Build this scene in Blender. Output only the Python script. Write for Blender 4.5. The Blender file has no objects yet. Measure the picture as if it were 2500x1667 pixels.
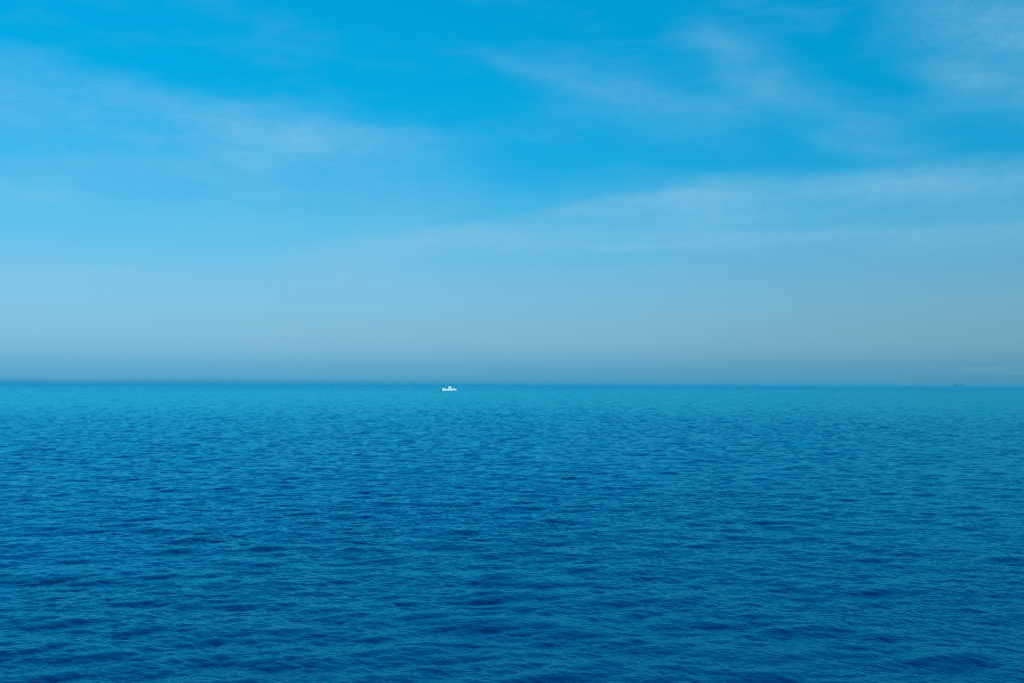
import bpy, bmesh, math, random
import numpy as np
from mathutils import Vector, Matrix

S = bpy.context.scene
COL = S.collection
rad = math.radians

# ------------------------------------------------------------------ camera
F_PX = 2430.0                       # focal length in photo pixels (2500 wide)
PITCH = math.atan((934.9 - 833.5) / F_PX)
ROLL = math.atan(10.5 / 2500.0)
EYE = 5.5
cam = bpy.data.cameras.new('camera')
cam.sensor_width = 36.0
cam.lens = 36.0 * F_PX / 2500.0
cam.clip_start = 0.1
cam.clip_end = 120000.0
camo = bpy.data.objects.new('camera', cam)
COL.objects.link(camo)
camo.matrix_world = (Matrix.Translation((0, 0, EYE)) @ Matrix.Rotation(rad(90) + PITCH, 4, 'X')
                     @ Matrix.Rotation(ROLL, 4, 'Z'))
S.camera = camo
CR = camo.matrix_world.to_3x3()


def ray(px, py):
    return (CR @ Vector(((px - 1250.0) / F_PX, (833.5 - py) / F_PX, -1.0))).normalized()


def azel(px, py):
    d = ray(px, py)
    return math.degrees(math.atan2(d.x, d.y)), math.degrees(math.asin(d.z))


# ------------------------------------------------------------------ sky, sun, exposure
S.view_settings.view_transform = 'Standard'
S.view_settings.look = 'None'
S.view_settings.exposure = 0.0
S.view_settings.gamma = 1.0
S.cycles.use_denoising = False       # keep the fine grain of the water
S.cycles.pixel_filter_type = 'BLACKMAN_HARRIS'
S.cycles.filter_width = 1.05
SUN_EL, SUN_ROT = 38.0, 148.0       # sun behind the viewer, a little to the left


def lin(c):
    return [(v / 255.0 / 12.92) if v / 255.0 <= .04045 else ((v / 255.0 + .055) / 1.055) ** 2.4 for v in c]


world = bpy.data.worlds.new("World")
S.world = world
world.use_nodes = True
NT = world.node_tree
N, L = NT.nodes, NT.links


def setin(sock, v):
    if isinstance(v, bpy.types.NodeSocket):
        NTof(sock).links.new(v, sock)
    else:
        sock.default_value = v


def NTof(sock):
    return sock.id_data


def M(op, a, b=None, c=None, clamp=False, nt=None):
    n = (nt or NT).nodes.new('ShaderNodeMath')
    n.operation = op
    n.use_clamp = clamp
    for i, v in enumerate((a, b, c)):
        if v is not None:
            setin(n.inputs[i], v)
    return n.outputs[0]


def SS(x, a, b, lo=0.0, hi=1.0):
    n = NT.nodes.new('ShaderNodeMapRange')
    n.interpolation_type = 'SMOOTHSTEP'
    setin(n.inputs[0], x)
    n.inputs[1].default_value, n.inputs[2].default_value = a, b
    n.inputs[3].default_value, n.inputs[4].default_value = lo, hi
    return n.outputs[0]


def NOISE(vec, scale, detail=4.0, rough=0.55, dist=0.0):
    n = NT.nodes.new('ShaderNodeTexNoise')
    L.new(vec, n.inputs['Vector'])
    n.inputs['Scale'].default_value = scale
    n.inputs['Detail'].default_value = detail
    n.inputs['Roughness'].default_value = rough
    n.inputs['Distortion'].default_value = dist
    return n.outputs[0]


def COMB(x, y, z):
    n = NT.nodes.new('ShaderNodeCombineXYZ')
    for i, v in enumerate((x, y, z)):
        setin(n.inputs[i], v)
    return n.outputs[0]


sky = N.new('ShaderNodeTexSky')
sky.sky_type = 'NISHITA'
sky.sun_disc = False
sky.sun_elevation = rad(SUN_EL)
sky.sun_rotation = rad(SUN_ROT)
tc = N.new('ShaderNodeTexCoord')
sp = N.new('ShaderNodeSeparateXYZ')
L.new(tc.outputs['Generated'], sp.inputs[0])
el = M('MULTIPLY', M('ARCSINE', sp.outputs[2]), 57.29578)
az = M('MULTIPLY', M('ARCTAN2', sp.outputs[0], sp.outputs[1]), 57.29578)

# the photograph is graded to cyan: the sky texture is filtered by elevation
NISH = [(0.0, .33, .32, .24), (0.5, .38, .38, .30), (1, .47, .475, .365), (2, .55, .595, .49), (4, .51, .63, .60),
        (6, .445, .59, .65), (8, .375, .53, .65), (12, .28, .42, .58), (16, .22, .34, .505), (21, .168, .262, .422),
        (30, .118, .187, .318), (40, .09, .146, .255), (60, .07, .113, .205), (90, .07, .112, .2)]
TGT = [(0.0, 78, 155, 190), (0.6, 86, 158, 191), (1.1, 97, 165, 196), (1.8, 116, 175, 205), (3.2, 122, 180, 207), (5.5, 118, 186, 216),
       (9, 80, 183, 225), (12.4, 28, 173, 226), (16.9, 0, 166, 222), (21.3, 0, 158, 218), (30, 0, 160, 232),  # stops next above the view are brightened to add light on the waves
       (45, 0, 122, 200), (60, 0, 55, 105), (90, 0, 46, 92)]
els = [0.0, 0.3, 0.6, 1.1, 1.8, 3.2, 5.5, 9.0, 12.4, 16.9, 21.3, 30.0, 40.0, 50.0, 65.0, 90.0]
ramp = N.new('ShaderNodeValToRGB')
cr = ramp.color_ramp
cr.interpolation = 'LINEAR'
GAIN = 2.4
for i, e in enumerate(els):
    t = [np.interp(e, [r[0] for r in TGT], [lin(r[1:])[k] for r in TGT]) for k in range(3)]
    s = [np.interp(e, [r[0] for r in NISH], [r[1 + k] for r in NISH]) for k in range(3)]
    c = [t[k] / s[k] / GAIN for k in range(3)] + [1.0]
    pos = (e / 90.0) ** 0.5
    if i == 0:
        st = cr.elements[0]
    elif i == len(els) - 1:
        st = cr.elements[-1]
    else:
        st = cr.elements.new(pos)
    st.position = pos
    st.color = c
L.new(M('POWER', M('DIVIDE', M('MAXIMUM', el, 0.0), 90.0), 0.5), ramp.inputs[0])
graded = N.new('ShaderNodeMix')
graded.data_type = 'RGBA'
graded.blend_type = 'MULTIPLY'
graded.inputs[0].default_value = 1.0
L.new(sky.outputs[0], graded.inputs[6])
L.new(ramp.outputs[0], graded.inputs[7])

# thin cirrus: streaks laid out by direction (azimuth, elevation)
wv = COMB(M('MULTIPLY', az, 0.10), M('MULTIPLY', el, 0.32), 3.3)
w1 = NOISE(wv, 1.6, 3.0, 0.5)
w2 = NOISE(COMB(M('MULTIPLY', az, 0.10), M('MULTIPLY', el, 0.32), 9.1), 1.6, 3.0, 0.5)
# warp fades towards the horizon so the low layers stay level
wamp = SS(el, 2.0, 18.0, 0.4, 2.0)
azw = M('ADD', az, M('MULTIPLY', M('SUBTRACT', w1, 0.5), 5.0))
elw = M('ADD', el, M('MULTIPLY', M('SUBTRACT', w2, 0.5), wamp))
DEG = 180 / math.pi / F_PX          # degrees per photo pixel


def streak(p0, p1, up, down, fade, strength):
    a0, e0 = azel(*p0)
    a1, e1 = azel(*p1)
    ln = math.hypot(a1 - a0, e1 - e0)
    cx, cy = (a1 - a0) / ln, (e1 - e0) / ln
    da, de = M('SUBTRACT', azw, a0), M('SUBTRACT', elw, e0)
    s = M('ADD', M('MULTIPLY', da, cx), M('MULTIPLY', de, cy))
    t = M('SUBTRACT', M('MULTIPLY', de, cx), M('MULTIPLY', da, cy))
    up, down, fade = up * DEG, down * DEG, fade * DEG
    m = M('MULTIPLY', SS(t, up, -0.15 * up), SS(t, -down, 0.15 * up))
    m = M('MULTIPLY', m, SS(s, -fade, fade * .4))
    m = M('MULTIPLY', m, SS(s, ln + fade, ln - fade * .4))
    return M('MULTIPLY', m, strength)


feats = [
    streak((-300, 105), (1000, 365), 80, 480, 320, .34),
    streak((480, 270), (980, 360), 60, 120, 200, .16),
    streak((200, 385), (420, 410), 30, 50, 120, .12),
    streak((-50, 450), (230, 480), 30, 60, 150, .14),
    streak((780, 612), (1700, 470), 40, 140, 200, .42),
    streak((1650, 470), (2900, 375), 50, 160, 200, .46),
    streak((1250, 568), (2800, 545), 28, 90, 220, .30),
    streak((1500, 600), (1700, 597), 14, 22, 110, .34),
    streak((60, 674), (300, 668), 14, 22, 120, .16),
    streak((1150, 668), (1650, 655), 20, 45, 160, .14),
    streak((1720, 100), (1960, 190), 90, 110, 150, .22),
    streak((1330, 180), (1760, 290), 100, 120, 160, .26),
    streak((1200, 130), (1420, 200), 40, 50, 120, .12),
    streak((1850, 230), (2200, 320), 80, 100, 160, .12),
    streak((2250, 10), (2700, 130), 160, 190, 160, .5),
    streak((2300, 190), (2600, 230), 60, 120, 120, .22),
    streak((2000, 345), (2200, 372), 30, 50, 120, .16),
]
tot = feats[0]
for f in feats[1:]:
    tot = M('ADD', tot, f)
tex = NOISE(COMB(M('MULTIPLY', azw, 0.25), elw, 1.7), 0.45, 5.0, 0.55)
tex2 = NOISE(COMB(M('MULTIPLY', az, 0.55), M('SUBTRACT', el, M('MULTIPLY', az, .08)), 5.7), 2.2, 9.0, 0.85)
texm = M('ADD', SS(tex, .25, .75, .40, 1.0), M('MULTIPLY', M('SUBTRACT', tex2, .5), 1.3))
# faint general veil everywhere, so that the rest of the dome is not empty
veil = M('MULTIPLY', SS(tex, .45, .8), SS(el, 4, 14, .03, .10))
cl = M('ADD', M('MULTIPLY', tot, texm), veil, clamp=True)
cmix = N.new('ShaderNodeMix')
cmix.data_type = 'RGBA'
L.new(cl, cmix.inputs[0])
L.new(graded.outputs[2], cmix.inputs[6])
sc = 1.0 / 0.1 / GAIN
cmix.inputs[7].default_value = [v * sc for v in lin((142, 200, 229))] + [1]
# low bank of small clouds just over the horizon on the right
a0, e0 = azel(2190, 905)
lowm = M('MULTIPLY', SS(el, 1.25, .85), SS(el, .45, .8))
lowm = M('MULTIPLY', lowm, SS(az, a0, a0 + 4))
lowm = M('MULTIPLY', lowm, SS(NOISE(COMB(M('MULTIPLY', az, .3), M('MULTIPLY', el, 1.6), 2.0), 2.2, 5, .6), .38, .62))
cmix2 = N.new('ShaderNodeMix')
cmix2.data_type = 'RGBA'
L.new(M('MULTIPLY', lowm, .30), cmix2.inputs[0])
L.new(cmix.outputs[2], cmix2.inputs[6])
cmix2.inputs[7].default_value = [v * sc for v in lin((128, 178, 195))] + [1]
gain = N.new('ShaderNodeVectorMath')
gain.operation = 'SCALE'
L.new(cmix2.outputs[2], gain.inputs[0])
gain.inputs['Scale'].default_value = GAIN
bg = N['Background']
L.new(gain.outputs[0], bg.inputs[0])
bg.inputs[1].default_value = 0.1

sd = bpy.data.lights.new('sun', 'SUN')
sd.energy = 4.0
sd.angle = rad(0.5)
sd.color = (1.0, .96, .9)
so = bpy.data.objects.new('sun', sd)
COL.objects.link(so)
a = rad(SUN_ROT)
sdir = Vector((math.sin(a) * math.cos(rad(SUN_EL)), math.cos(a) * math.cos(rad(SUN_EL)), math.sin(rad(SUN_EL))))
so.rotation_euler = sdir.to_track_quat('Z', 'Y').to_euler()

# ------------------------------------------------------------------ helpers


def prop(o, **kw):
    for k, v in kw.items():
        if v is not None:
            o[k] = v
    return o


def material(name, col, rough=.5, metal=0.0, var=0.0, vscale=8.0, spec=.5):
    m = bpy.data.materials.new(name)
    m.use_nodes = True
    b = m.node_tree.nodes['Principled BSDF']
    b.inputs['Roughness'].default_value = rough
    b.inputs['Metallic'].default_value = metal
    b.inputs['Specular IOR Level'].default_value = spec
    if var:
        nt = m.node_tree
        t = nt.nodes.new('ShaderNodeTexCoord')
        n = nt.nodes.new('ShaderNodeTexNoise')
        n.inputs['Scale'].default_value = vscale
        n.inputs['Detail'].default_value = 5
        r = nt.nodes.new('ShaderNodeValToRGB')
        r.color_ramp.elements[0].position = .3
        r.color_ramp.elements[1].position = .7
        r.color_ramp.elements[0].color = [v * (1 - var) for v in col] + [1]
        r.color_ramp.elements[1].color = [min(1, v * (1 + var)) for v in col] + [1]
        nt.links.new(t.outputs['Object'], n.inputs['Vector'])
        nt.links.new(n.outputs[0], r.inputs[0])
        nt.links.new(r.outputs[0], b.inputs['Base Color'])
    else:
        b.inputs['Base Color'].default_value = list(col) + [1]
    return m


# ------------------------------------------------------------------ the sea
def cascade(seed, size, n, lmin, lmax, A, kp, dirs, spread):
    """One periodic tile of wind waves: height and choppy displacement."""
    rng = np.random.default_rng(seed)
    k1 = np.fft.fftfreq(n, d=size / n) * 2 * np.pi
    kx, ky = np.meshgrid(k1, k1)
    k = np.hypot(kx, ky)
    k[0, 0] = 1
    th = np.arctan2(ky, kx)
    D = 0
    for (deg, wgt) in dirs:
        c = np.cos(th - rad(deg))
        D = D + wgt * np.where(c > 0, c, 0) ** spread
    band = (k > 2 * np.pi / lmax) & (k <= 2 * np.pi / lmin)
    P = A * k ** -4.0 * np.exp(-1.25 * (kp / k) ** 2) * D * band
    dk = 2 * np.pi / size
    # normalise the spread so that A keeps its meaning
    tt = np.linspace(-np.pi, np.pi, 721)
    Dn = sum(w * np.maximum(np.cos(tt - rad(d)), 0) ** spread for d, w in dirs)
    P = P / (Dn.mean() * 2 * np.pi) * dk * dk
    g = (rng.normal(size=(n, n)) + 1j * rng.normal(size=(n, n))) * np.sqrt(P)
    h = np.fft.ifft2(g).real * n * n
    dx = np.fft.ifft2(-1j * kx / k * g).real * n * n
    dy = np.fft.ifft2(-1j * ky / k * g).real * n * n
    sl = np.fft.ifft2(1j * ky * g).real * n * n
    print('cascade', size, 'rms h', h.std(), 'rms slope y', sl.std())
    return np.stack([dx, dy, h], -1).astype(np.float32)


def sample(tile, size, x, y, ang):
    n = tile.shape[0]
    c, s = math.cos(ang), math.sin(ang)
    u = (c * x + s * y) / size * n
    v = (-s * x + c * y) / size * n
    i, j = np.floor(u), np.floor(v)
    fu, fv = (u - i)[:, None].astype(np.float32), (v - j)[:, None].astype(np.float32)
    i, j = i.astype(np.int64) % n, j.astype(np.int64) % n
    i2, j2 = (i + 1) % n, (j + 1) % n
    r = ((tile[j, i] * (1 - fu) + tile[j, i2] * fu) * (1 - fv) + (tile[j2, i] * (1 - fu) + tile[j2, i2] * fu) * fv)
    out = np.empty_like(r)
    out[:, 0] = c * r[:, 0] - s * r[:, 1]
    out[:, 1] = s * r[:, 0] + c * r[:, 1]
    out[:, 2] = r[:, 2]
    return out


def vnoise(x, y, seed):
    rng = np.random.default_rng(seed)
    t = rng.random((64, 64)).astype(np.float32)
    i, j = np.floor(x), np.floor(y)
    fx, fy = x - i, y - j
    fx, fy = fx * fx * (3 - 2 * fx), fy * fy * (3 - 2 * fy)
    i, j = i.astype(np.int64) % 64, j.astype(np.int64) % 64
    i2, j2 = (i + 1) % 64, (j + 1) % 64
    return (t[j, i] * (1 - fx) + t[j, i2] * fx) * (1 - fy) + (t[j2, i] * (1 - fx) + t[j2, i2] * fx) * fy


def build_sea():
    A = 0.0074
    KP = 2 * math.pi / 3.3
    dirs = [(-112, 1.0), (-72, .8)]
    # sizes, resolutions, wavelength bands
    C = [(cascade(11, 71.0, 512, 1.8, 30.0, A * 1.0, KP, dirs, 8), 71.0, 0.0, 6.0),
         (cascade(12, 19.3, 512, 0.42, 1.8, A * 1.35, KP, dirs, 6), 19.3, 0.35, .9),
         (cascade(13, 5.3, 512, 0.07, 0.42, A * 1.6, KP, dirs, 4), 5.3, -0.3, .28)]
    # columns: fine over the visible fan, coarser all the way round
    fine = rad(0.055)
    half = rad(31)
    cols = list(np.arange(-half, half + fine / 2, fine))
    step, aa = fine, half
    while aa < math.pi:
        step = min(step * 1.12, rad(2.0))
        aa += step
        if aa >= math.pi:
            break
        cols.append(aa)
        cols.insert(0, -aa)
    th = np.array(cols)
    # rings
    rr = [1.0]
    while rr[-1] < 38000.0:
        r = rr[-1]
        if r < 11.0:
            d = 0.25
        else:
            d = max(0.022, 0.03 * (r / 25.0) ** 0.95)
            if r > 300:
                d = .33 * (r / 300.0) ** (1.6 if r < 1100 else 2.0)
        rr.append(r + min(d, r * 0.08))
    rr = np.array(rr)
    nr, nc = len(rr), len(th)
    print('sea grid', nr, nc, nr * nc, flush=True)
    drr = np.gradient(rr)
    X = (rr[:, None] * np.sin(th)[None, :]).ravel()
    Y = (rr[:, None] * np.cos(th)[None, :]).ravel()
    dth = np.gradient(th)
    # local spacing of the grid: limits which waves it can carry
    D1 = np.broadcast_to(drr[:, None], (nr, nc)).ravel()
    D2 = (rr[:, None] * dth[None, :]).ravel()
    sp_ = np.maximum(D1, D2 * .6)
    P = np.zeros((nr * nc, 3), np.float32)
    P[:, 0], P[:, 1] = X, Y
    gust = (.60 + .55 * vnoise(X / 9.0, Y / 5.0, 3) + .30 * vnoise(X / 31.0 + 7, Y / 17.0, 4)).astype(np.float32)
    gust2 = (.85 + .3 * vnoise(X / 40.0, Y / 24.0, 5)).astype(np.float32)
    for ci, (tile, size, ang, lref) in enumerate(C):
        w = np.clip((lref / 2.6 - sp_) / (lref / 2.6 - lref / 5.5), 0, 1).astype(np.float32)
        idx = np.nonzero(w > 0)[0]
        if len(idx) == 0:
            continue
        for k in range(0, len(idx), 500000):
            q = idx[k:k + 500000]
            d = sample(tile, size, X[q], Y[q], ang)
            g = w[q] * (gust[q] if ci == 2 else gust2[q] if ci == 1 else 1.0)
            d[:, :2] *= 1.3
            P[q] += d * g[:, None]
    me = bpy.data.meshes.new('sea')
    nv = nr * nc
    me.vertices.add(nv)
    me.vertices.foreach_set('co', P.ravel())
    r_i = np.arange(nr - 1, dtype=np.int32)[:, None]
    c_i = np.arange(nc, dtype=np.int32)[None, :]
    c_n = (c_i + 1) % nc
    q = np.stack([r_i * nc + c_i, (r_i + 1) * nc + c_i, (r_i + 1) * nc + c_n, r_i * nc + c_n], -1).reshape(-1, 4)
    nf = len(q)
    me.loops.add(nf * 4)
    me.loops.foreach_set('vertex_index', q.ravel().astype(np.int32))
    me.polygons.add(nf)
    me.polygons.foreach_set('loop_start', np.arange(0, nf * 4, 4, dtype=np.int32))
    me.polygons.foreach_set('use_smooth', np.ones(nf, bool))
    me.update(calc_edges=True)
    me.flip_normals()
    o = bpy.data.objects.new('sea', me)
    COL.objects.link(o)
    prop(o, kind='structure', label='rippled deep blue open sea reaching to the horizon')
    m = bpy.data.materials.new('sea_water')
    m.use_nodes = True
    nt = m.node_tree
    nt.nodes.remove(nt.nodes['Principled BSDF'])
    out = nt.nodes['Material Output']
    K = nt.links.new
    body = nt.nodes.new('ShaderNodeBsdfDiffuse')         # light scattered back by the water itself
    body.inputs['Color'].default_value = (0.0, 0.020, 0.072, 1)
    gl = nt.nodes.new('ShaderNodeBsdfGlossy')
    gl.inputs['Color'].default_value = (0.12, .88, 1.0, 1)
    fr = nt.nodes.new('ShaderNodeFresnel')
    fr.inputs['IOR'].default_value = 1.68
    mx = nt.nodes.new('ShaderNodeMixShader')
    K(fr.outputs[0], mx.inputs[0])
    K(body.outputs[0], mx.inputs[1])
    K(gl.outputs[0], mx.inputs[2])
    K(mx.outputs[0], out.inputs['Surface'])
    g = nt.nodes.new('ShaderNodeNewGeometry')
    ln = nt.nodes.new('ShaderNodeVectorMath')
    ln.operation = 'LENGTH'
    K(g.outputs['Position'], ln.inputs[0])

    def mrange(a, b, c, d):
        mr = nt.nodes.new('ShaderNodeMapRange')
        K(ln.outputs['Value'], mr.inputs[0])
        for i, v in enumerate((a, b, c, d)):
            mr.inputs[i + 1].default_value = v
        return mr.outputs[0]

    def noise(scale, stretch, detail):
        mp = nt.nodes.new('ShaderNodeMapping')
        mp.inputs['Scale'].default_value = (1.0, stretch, 1.0)
        K(g.outputs['Position'], mp.inputs[0])
        n1 = nt.nodes.new('ShaderNodeTexNoise')
        n1.inputs['Scale'].default_value = scale
        n1.inputs['Detail'].default_value = detail
        n1.inputs['Roughness'].default_value = .6
        K(mp.outputs[0], n1.inputs['Vector'])
        return n1.outputs[0]

    # waves too small for the mesh far out become surface roughness
    def math_(op, a, b):
        q = nt.nodes.new('ShaderNodeMath')
        q.operation = op
        for i, v in enumerate((a, b)):
            if isinstance(v, float):
                q.inputs[i].default_value = v
            else:
                K(v, q.inputs[i])
        return q.outputs[0]

    # gusts roughen the far water in patches
    patch = math_('MULTIPLY', math_('SUBTRACT', noise(.09, .10, 5), .5), mrange(150, 700, 0.0, .9))
    rg = math_('ADD', math_('ADD', mrange(25, 1500, .03, .26), patch), mrange(3800, 6500, 0.0, .2))
    K(math_('MAXIMUM', rg, .04), gl.inputs['Roughness'])
    # ripples of a few centimetres close by
    b1 = nt.nodes.new('ShaderNodeBump')
    K(mrange(20, 160, 1.0, 0.0), b1.inputs['Strength'])
    b1.inputs['Distance'].default_value = 0.010
    K(noise(6.0, 2.0, 4), b1.inputs['Height'])
    # waves of a few metres beyond the modelled ones
    b2 = nt.nodes.new('ShaderNodeBump')
    K(mrange(180, 1500, 0.0, 1.0), b2.inputs['Strength'])
    b2.inputs['Distance'].default_value = 1.5
    K(noise(.16, .8, 6), b2.inputs['Height'])
    K(b1.outputs[0], b2.inputs['Normal'])
    for nd in (gl, fr, body):
        K(b2.outputs[0], nd.inputs['Normal'])
    me.materials.append(m)
    return o


sea = build_sea()


# ------------------------------------------------------------------ boats


def obj(name, bm, mat, parent=None, smooth=False, bevel=0.0):
    me = bpy.data.meshes.new(name)
    bmesh.ops.recalc_face_normals(bm, faces=bm.faces)
    bm.to_mesh(me)
    bm.free()
    me.materials.append(mat)
    if smooth:
        me.polygons.foreach_set('use_smooth', [True] * len(me.polygons))
    o = bpy.data.objects.new(name, me)
    COL.objects.link(o)
    if parent:
        o.parent = parent
    if bevel:
        b = o.modifiers.new('bevel', 'BEVEL')
        b.width = bevel
        b.segments = 2
    return o


def empty(name, loc, rz=0.0):
    o = bpy.data.objects.new(name, None)
    COL.objects.link(o)
    o.location = loc
    o.rotation_euler = (0, 0, rz)
    return o


def prism(bm, pts, y0, y1, taper=1.0):
    """Outline in x,z pulled from y0 to y1."""
    a = [bm.verts.new((x, y0, z)) for x, z in pts]
    b = [bm.verts.new((x, y1, z)) for x, z in pts]
    bm.faces.new(a)
    bm.faces.new(b[::-1])
    n = len(pts)
    for i in range(n):
        bm.faces.new((a[i], b[i], b[(i + 1) % n], a[(i + 1) % n]))


def box(bm, x0, x1, y0, y1, z0, z1):
    prism(bm, [(x0, z0), (x1, z0), (x1, z1), (x0, z1)], y0, y1)


def tube(bm, pts, r, n=8):
    rings = []
    pts = [Vector(p) for p in pts]
    for i, p in enumerate(pts):
        d = (pts[min(i + 1, len(pts) - 1)] - pts[max(i - 1, 0)]).normalized()
        u = d.cross(Vector((0.3, 1, 0.2))).normalized()
        v = d.cross(u)
        rr_ = r[i] if isinstance(r, (list, tuple)) else r
        rings.append([bm.verts.new(p + (u * math.cos(t) + v * math.sin(t)) * rr_)
                      for t in [2 * math.pi * k / n for k in range(n)]])
    for a_, b_ in zip(rings, rings[1:]):
        for k in range(n):
            bm.faces.new((a_[k], a_[(k + 1) % n], b_[(k + 1) % n], b_[k]))
    bm.faces.new(rings[0][::-1])
    bm.faces.new(rings[-1])


def hull_mesh(stations):
    """stations: x, deck half beam, chine half beam, z deck, z chine, z keel, rake of the top."""
    bm = bmesh.new()
    rows = []
    for x, bd, bc, zd, zc, zk, dx in stations:
        mid = .5
        prof = [(0, zk, 0), (bc * .55, zk + (zc - zk) * .5, dx * .1), (bc, zc, dx * .3),
                (bc + (bd - bc) * .6, zc + (zd - zc) * mid, dx * .6), (bd, zd, dx)]
        row = [bm.verts.new((x + q, -y, z)) for y, z, q in reversed(prof)]
        row += [bm.verts.new((x + q, y, z)) for y, z, q in prof[1:]]
        rows.append(row)
    for a_, b_ in zip(rows, rows[1:]):
        for k in range(len(a_) - 1):
            bm.faces.new((a_[k], a_[k + 1], b_[k + 1], b_[k]))
    bm.faces.new(rows[0])
    bm.faces.new(rows[-1][::-1])
    for a_, b_ in zip(rows, rows[1:]):              # deck
        bm.faces.new((a_[0], b_[0], b_[-1], a_[-1]))
    return bm


gel = material('gelcoat', (.86, .86, .85), .25, var=.04, vscale=1.5)
white = material('white_paint', (.84, .84, .83), .35)
dark = material('dark_plastic', (.018, .022, .03), .4)
navy = material('navy_cloth', (.02, .03, .07), .9)
stripe = material('waterline_grey', (.16, .13, .14), .6)
steel = material('steel', (.55, .56, .57), .3, metal=1.0)
glass = material('dark_glass', (.03, .035, .04), .08)
shade_brown = material('doorway_shade_brown', (.10, .055, .04), .5)


def on_water(px, py):
    d = ray(px, py)
    t = -EYE / d.z
    return Vector((0, 0, EYE)) + d * t


def fishing_boat():
    p = on_water(1097, 953.4)
    root = empty('fishing_boat', (p.x, p.y, -.05), math.atan2(-p.x, p.y) * 1.0 + rad(-4))
    prop(root, label='small white motor boat with a cabin, sitting out on the open sea', category='boat')
    hull = obj('hull', hull_mesh([
        (-5.00, 1.45, 1.30, 1.40, .25, -.35, .12), (-3.5, 1.52, 1.36, 1.32, .25, -.42, 0),
        (-1.5, 1.55, 1.38, 1.28, .26, -.48, 0), (0.5, 1.52, 1.30, 1.29, .30, -.50, 0.05),
        (2.2, 1.38, 1.02, 1.33, .36, -.48, 0.15), (3.5, 1.05, .62, 1.39, .45, -.40, .30),
        (4.3, .60, .25, 1.44, .52, -.30, .50), (4.62, .08, .04, 1.47, .56, -.22, .62)]), gel, root)
    bs = hull_mesh([
        (-5.02, 1.28, 1.20, .26, .10, -.38, 0), (-3.5, 1.385, 1.25, .27, .10, -.45, 0),
        (-1.5, 1.40, 1.28, .28, .10, -.51, 0), (0.5, 1.34, 1.2, .30, .10, -.53, 0),
        (2.2, 1.06, .9, .31, .10, -.51, 0), (3.5, .66, .5, .32, .10, -.43, 0),
        (4.42, .16, .1, .33, .10, -.3, 0.06)])
    obj('waterline_band', bs, stripe, hull)  # dark grey band low on the hull, at the waterline and below
    bm = bmesh.new()                                     # rubbing strake along both sides
    for s in (-1, 1):
        tube(bm, [(-4.85, s * 1.47, 1.34), (-3.5, s * 1.54, 1.26), (-1.5, s * 1.57, 1.22), (.5, s * 1.54, 1.23),
                  (2.3, s * 1.40, 1.27), (3.75, s * 1.06, 1.33), (4.75, s * .6, 1.38), (5.2, s * .09, 1.41)], .035, 6)
    obj('rubbing_strake', bm, steel, hull)
    # raised bulwark round the stern
    for s in (-1, 1):
        bm = bmesh.new()
        prism(bm, [(-4.86, 1.36), (-2.6, 1.30), (-2.9, 1.46), (-4.80, 1.82)], s * 1.36, s * 1.43)
        obj('bulwark', bm, gel, root, bevel=.02)
    bm = bmesh.new()
    box(bm, -4.85, -4.78, -1.35, 1.35, 1.38, 1.75)
    obj('transom_board', bm, gel, root)
    # outboard engine
    bm = bmesh.new()
    prism(bm, [(-5.75, 1.15), (-5.25, 1.02), (-5.1, 1.15), (-5.14, 1.62), (-5.3, 1.74), (-5.65, 1.68), (-5.8, 1.5)], -.26, .26)
    eng = obj('outboard_engine', bm, dark, root, bevel=.06)
    bm = bmesh.new()
    prism(bm, [(-5.5, 1.1), (-5.28, 1.1), (-5.32, -.4), (-5.62, -.4)], -.09, .09)
    obj('engine_leg', bm, dark, eng, bevel=.02)
    # cabin amidships
    bm = bmesh.new()
    box(bm, -.45, .06, -.85, -.78, 1.28, 2.3)
    box(bm, .62, 1.22, -.85, -.78, 1.28, 2.3)
    box(bm, -.45, .06, .78, .85, 1.28, 2.3)
    box(bm, .62, 1.22, .78, .85, 1.28, 2.3)
    box(bm, .06, .62, -.846, -.784, 2.12, 2.3)
    box(bm, 1.15, 1.22, -.78, .78, 1.28, 2.3)
    box(bm, -.44, 1.21, -.84, .84, 1.27, 1.33)
    box(bm, .05, .63, .784, .846, 2.12, 2.3)
    cab = obj('cabin', bm, white, root, bevel=.02)
    bm = bmesh.new()
    box(bm, .07, .61, -.835, -.80, 1.34, 2.11)
    obj('doorway_shade', bm, shade_brown, cab)  # brown sheet in the open doorway, the cabin's inner shade as colour
    bm = bmesh.new()
    box(bm, .72, 1.12, -.856, -.851, 1.75, 2.12)
    obj('window', bm, glass, cab)
    bm = bmesh.new()
    prism(bm, [(-.62, 2.30), (1.42, 2.30), (1.22, 2.78), (.9, 2.86), (-.3, 2.86), (-.55, 2.6)], -1.0, 1.0)
    obj('cabin_roof', bm, white, cab, bevel=.05)
    bm = bmesh.new()
    prism(bm, [(1.25, 1.28), (1.95, 1.28), (1.6, 1.85), (1.25, 1.95)], -.72, .72)
    obj('windscreen', bm, white, cab, bevel=.03)
    bm = bmesh.new()
    prism(bm, [(1.32, 1.42), (1.80, 1.42), (1.56, 1.78), (1.32, 1.84)], -.728, -.722)
    obj('windscreen_glass', bm, glass, cab)
    # foredeck hatch box and bow rail
    bm = bmesh.new()
    prism(bm, [(2.7, 1.32), (4.1, 1.38), (3.95, 1.58), (3.4, 1.66), (2.85, 1.62)], -.5, .5)
    obj('foredeck_locker', bm, gel, root, bevel=.05)
    bm = bmesh.new()
    for s in (-1, 1):
        tube(bm, [(2.2, s * 1.3, 1.36), (2.5, s * 1.22, 1.85), (3.7, s * .95, 1.95), (4.6, s * .55, 2.0), (5.15, s * .04, 2.02)], .022, 6)
        for x, y, z in ((3.2, 1.08, 1.92), (4.2, .74, 1.98), (4.9, .3, 2.01)):
            tube(bm, [(x, s * y, 1.38), (x, s * y, z)], .018, 6)
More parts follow.
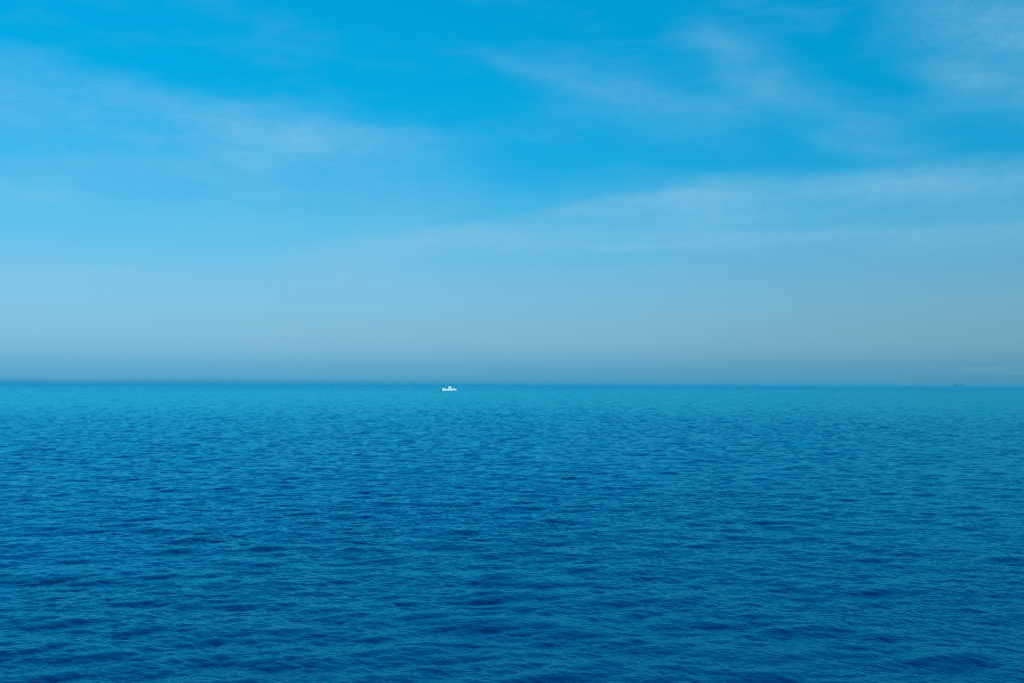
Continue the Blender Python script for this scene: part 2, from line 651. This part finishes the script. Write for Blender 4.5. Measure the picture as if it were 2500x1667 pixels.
    obj('bow_rail', bm, steel, root, smooth=True)
    # aerial, lamp dome on the roof
    bm = bmesh.new()
    tube(bm, [(-.12, 0, 2.86), (-.12, 0, 3.5), (-.2, 0, 4.35)], [.05, .035, .015], 6)
    obj('aerial', bm, dark, root, smooth=True)
    bm = bmesh.new()
    tube(bm, [(-.42, .3, 2.8), (-.55, .3, 3.2)], .03, 6)
    tube(bm, [(-.55, .3, 3.18), (-.55, .3, 3.24), (-.55, .3, 3.4), (-.55, .3, 3.45)], [.08, .15, .13, .05], 12)
    obj('radar_dome', bm, white, root, smooth=True)
    bm = bmesh.new()
    tube(bm, [(1.35, -.7, 2.75), (1.5, -.7, 3.0)], .05, 6)
    obj('deck_lamp', bm, dark, root)
    # flagpole with a dark flag at the stern
    bm = bmesh.new()
    tube(bm, [(-4.45, 0, 1.4), (-4.2, 0, 4.05)], .03, 6)
    pole = obj('flagpole', bm, dark, root, smooth=True)
    bm = bmesh.new()
    nx, nz = 10, 5
    g = [[bm.verts.new((-4.22 + .62 * i / nx * (1 - .15 * j / nz) - .08 * j / nz, .07 * math.sin(i * .9 + j * .3), 4.0 - .8 * j / nz - .22 * (i / nx) ** 2))
          for i in range(nx + 1)] for j in range(nz + 1)]
    for j in range(nz):
        for i in range(nx):
            bm.faces.new((g[j][i], g[j][i + 1], g[j + 1][i + 1], g[j + 1][i]))
    f = obj('flag', bm, navy, pole, smooth=True)
    sm = f.modifiers.new('thickness', 'SOLIDIFY')
    sm.thickness = .01
    # dark box and seat in the cockpit
    bm = bmesh.new()
    prism(bm, [(-2.45, 1.30), (-1.75, 1.29), (-1.8, 1.66), (-2.4, 1.62)], -.6, .1)
    obj('engine_box', bm, dark, root, bevel=.04)
    return root, p


def fisherman(boat):
    """Standing figure in dark clothes, aft of the cabin, leaning on a bent knee."""
    loc = boat.matrix_basis @ Vector((-1.05, -.6, 1.30))
    root = empty('person', loc, boat.rotation_euler.z + rad(20))
    prop(root, label='person in dark clothes standing on the white boat just behind its cabin', category='person')
    V = [((0, 0, .92), .15), ((0, 0, 1.12), .14), ((0, 0, 1.34), .17), ((0, 0, 1.47), .07), ((.02, 0, 1.56), .075), ((.03, 0, 1.68), .10), ((.03, 0, 1.76), .06),
         ((0, -.10, .86), .10), ((.04, -.13, .48), .065), ((0, -.14, .08), .045), ((.16, -.15, .03), .04),
         ((0, .10, .86), .10), ((.02, .14, .48), .065), ((-.06, .15, .08), .045), ((.10, .17, .03), .04),
         ((0, -.19, 1.38), .07), ((.06, -.25, 1.12), .048), ((.26, -.22, .98), .035), ((.34, -.20, .97), .03),
         ((0, .19, 1.38), .07), ((-.02, .27, 1.12), .048), ((.16, .26, .92), .035), ((.24, .25, .89), .03)]
    E = [(0, 1), (1, 2), (2, 3), (3, 4), (4, 5), (5, 6), (0, 7), (7, 8), (8, 9), (9, 10), (0, 11), (11, 12), (12, 13), (13, 14),
         (2, 15), (15, 16), (16, 17), (17, 18), (2, 19), (19, 20), (20, 21), (21, 22)]
    me = bpy.data.meshes.new('body')
    me.from_pydata([v for v, _ in V], E, [])
    o = bpy.data.objects.new('body', me)
    COL.objects.link(o)
    o.parent = root
    sk = o.modifiers.new('skin', 'SKIN')
    sk.use_smooth_shade = True
    me.skin_vertices  # layer is created with the modifier
    if not me.skin_vertices:
        return root
    for i, (_, r) in enumerate(V):
        me.skin_vertices[0].data[i].radius = (r, r)
        me.skin_vertices[0].data[i].use_root = (i == 0)
    ss = o.modifiers.new('subdivision', 'SUBSURF')
    ss.levels = ss.render_levels = 2
    m = material('clothes_and_skin', (.02, .025, .035), .9)
    nt = m.node_tree
    t = nt.nodes.new('ShaderNodeTexCoord')
    sx = nt.nodes.new('ShaderNodeSeparateXYZ')
    nt.links.new(t.outputs['Object'], sx.inputs[0])
    gt = nt.nodes.new('ShaderNodeMath')
    gt.operation = 'GREATER_THAN'
    gt.inputs[1].default_value = 1.50
    nt.links.new(sx.outputs[2], gt.inputs[0])
    mx = nt.nodes.new('ShaderNodeMix')
    mx.data_type = 'RGBA'
    nt.links.new(gt.outputs[0], mx.inputs[0])
    mx.inputs[6].default_value = (.018, .025, .04, 1)
    mx.inputs[7].default_value = (.36, .21, .15, 1)
    nt.links.new(mx.outputs[2], m.node_tree.nodes['Principled BSDF'].inputs['Base Color'])
    me.materials.append(m)
    bm = bmesh.new()
    bmesh.ops.create_uvsphere(bm, u_segments=16, v_segments=10, radius=.118)
    for v in bm.verts:
        v.co = Vector((v.co.x * 1.02, v.co.y * .9, v.co.z)) + Vector((.005, 0, 1.71))
    bmesh.ops.delete(bm, geom=[v for v in bm.verts if v.co.z < 1.60 or (v.co.x > .07 and v.co.z < 1.745)], context='VERTS')
    obj('hair', bm, material('dark_hair', (.012, .010, .009), .8), root, smooth=True)
    return root


def cargo_ship():
    d = ray(2343, 939.8)
    Rg = 5000.0
    t = Rg / d.y
    root = empty('cargo_ship', (d.x * t, Rg, 0), math.atan2(-d.x, d.y))
    prop(root, label='dark distant ship sitting on the horizon near the right edge', category='ship')
    k = math.hypot(d.x * t, Rg) / F_PX                     # metres per photo pixel at its distance
    hazed_paint = material('hazed_ship_paint', (.03, .15, .23), .7, var=.15, vscale=.2)  # blue fading of the distant hull by haze is mixed into this colour
    Lh = 19 * k
    x0 = -11.0 * k
    hull = hull_mesh([
        (x0, 5.0, 4.2, 6.6, 1.5, -3.0, -1.5), (x0 + .12 * Lh, 6.0, 5.5, 6.5, .5, -3.5, 0), (x0 + .5 * Lh, 6.2, 5.8, 6.3, .3, -3.5, 0),
        (x0 + .8 * Lh, 5.6, 4.8, 6.4, .5, -3.5, .5), (x0 + .93 * Lh, 3.2, 2.2, 7.2, .8, -3.3, 2.0), (x0 + .98 * Lh, .4, .3, 7.8, 1.0, -3.0, 3.4)])
    h = obj('hull', hull, hazed_paint, root)
    bm = bmesh.new()
    prism(bm, [(x0 + .2, 6.5), (x0 + 3.0 * k, 6.4), (x0 + 2.9 * k, 9.6), (x0 + 2.4 * k, 9.8), (x0 + 2.2 * k, 12.6), (x0 + .8 * k, 12.4), (x0 + .6, 9.6)], -4.6, 4.6)
    s_ = obj('superstructure', bm, hazed_paint, root, bevel=.1)
    bm = bmesh.new()
    tube(bm, [(x0 + 1.6 * k, 0, 12.3), (x0 + 1.6 * k, 0, 15.5)], .3, 8)
    obj('mast', bm, hazed_paint, s_)
    bm = bmesh.new()
    prism(bm, [(x0 + .35 * k, 9.5), (x0 + .75 * k, 9.5), (x0 + .7 * k, 13.2), (x0 + .3 * k, 13.0)], -1.2, 1.2)
    obj('funnel', bm, hazed_paint, s_, bevel=.1)
    for q in (.30, .46, .62, .77):
        bm = bmesh.new()
        box(bm, x0 + q * Lh, x0 + (q + .12) * Lh, -4.2, 4.2, 6.1, 7.2)
        obj('hatch_cover', bm, hazed_paint, root, bevel=.1)
    return root


boat, bp_ = fishing_boat()
fisherman(boat)
cargo_ship()


# ------------------------------------------------------------------ air over the water
bm = bmesh.new()
HX = 46000.0
box(bm, -HX, HX, -HX, HX, -1.6, 17.5)
me = bpy.data.meshes.new('haze')
bmesh.ops.recalc_face_normals(bm, faces=bm.faces)
bm.to_mesh(me)
bm.free()
hz = bpy.data.objects.new('haze', me)
COL.objects.link(hz)
prop(hz, kind='stuff', label='thin sea haze lying over the water')
m = bpy.data.materials.new('sea_haze')
m.use_nodes = True
m.node_tree.nodes.remove(m.node_tree.nodes['Principled BSDF'])
pv = m.node_tree.nodes.new('ShaderNodeVolumePrincipled')
pv.inputs['Color'].default_value = (.14, .58, .74, 1)
pv.inputs['Density'].default_value = 1e-4
pv.inputs['Anisotropy'].default_value = 0.0
m.node_tree.links.new(pv.outputs[0], m.node_tree.nodes['Material Output'].inputs['Volume'])
me.materials.append(m)
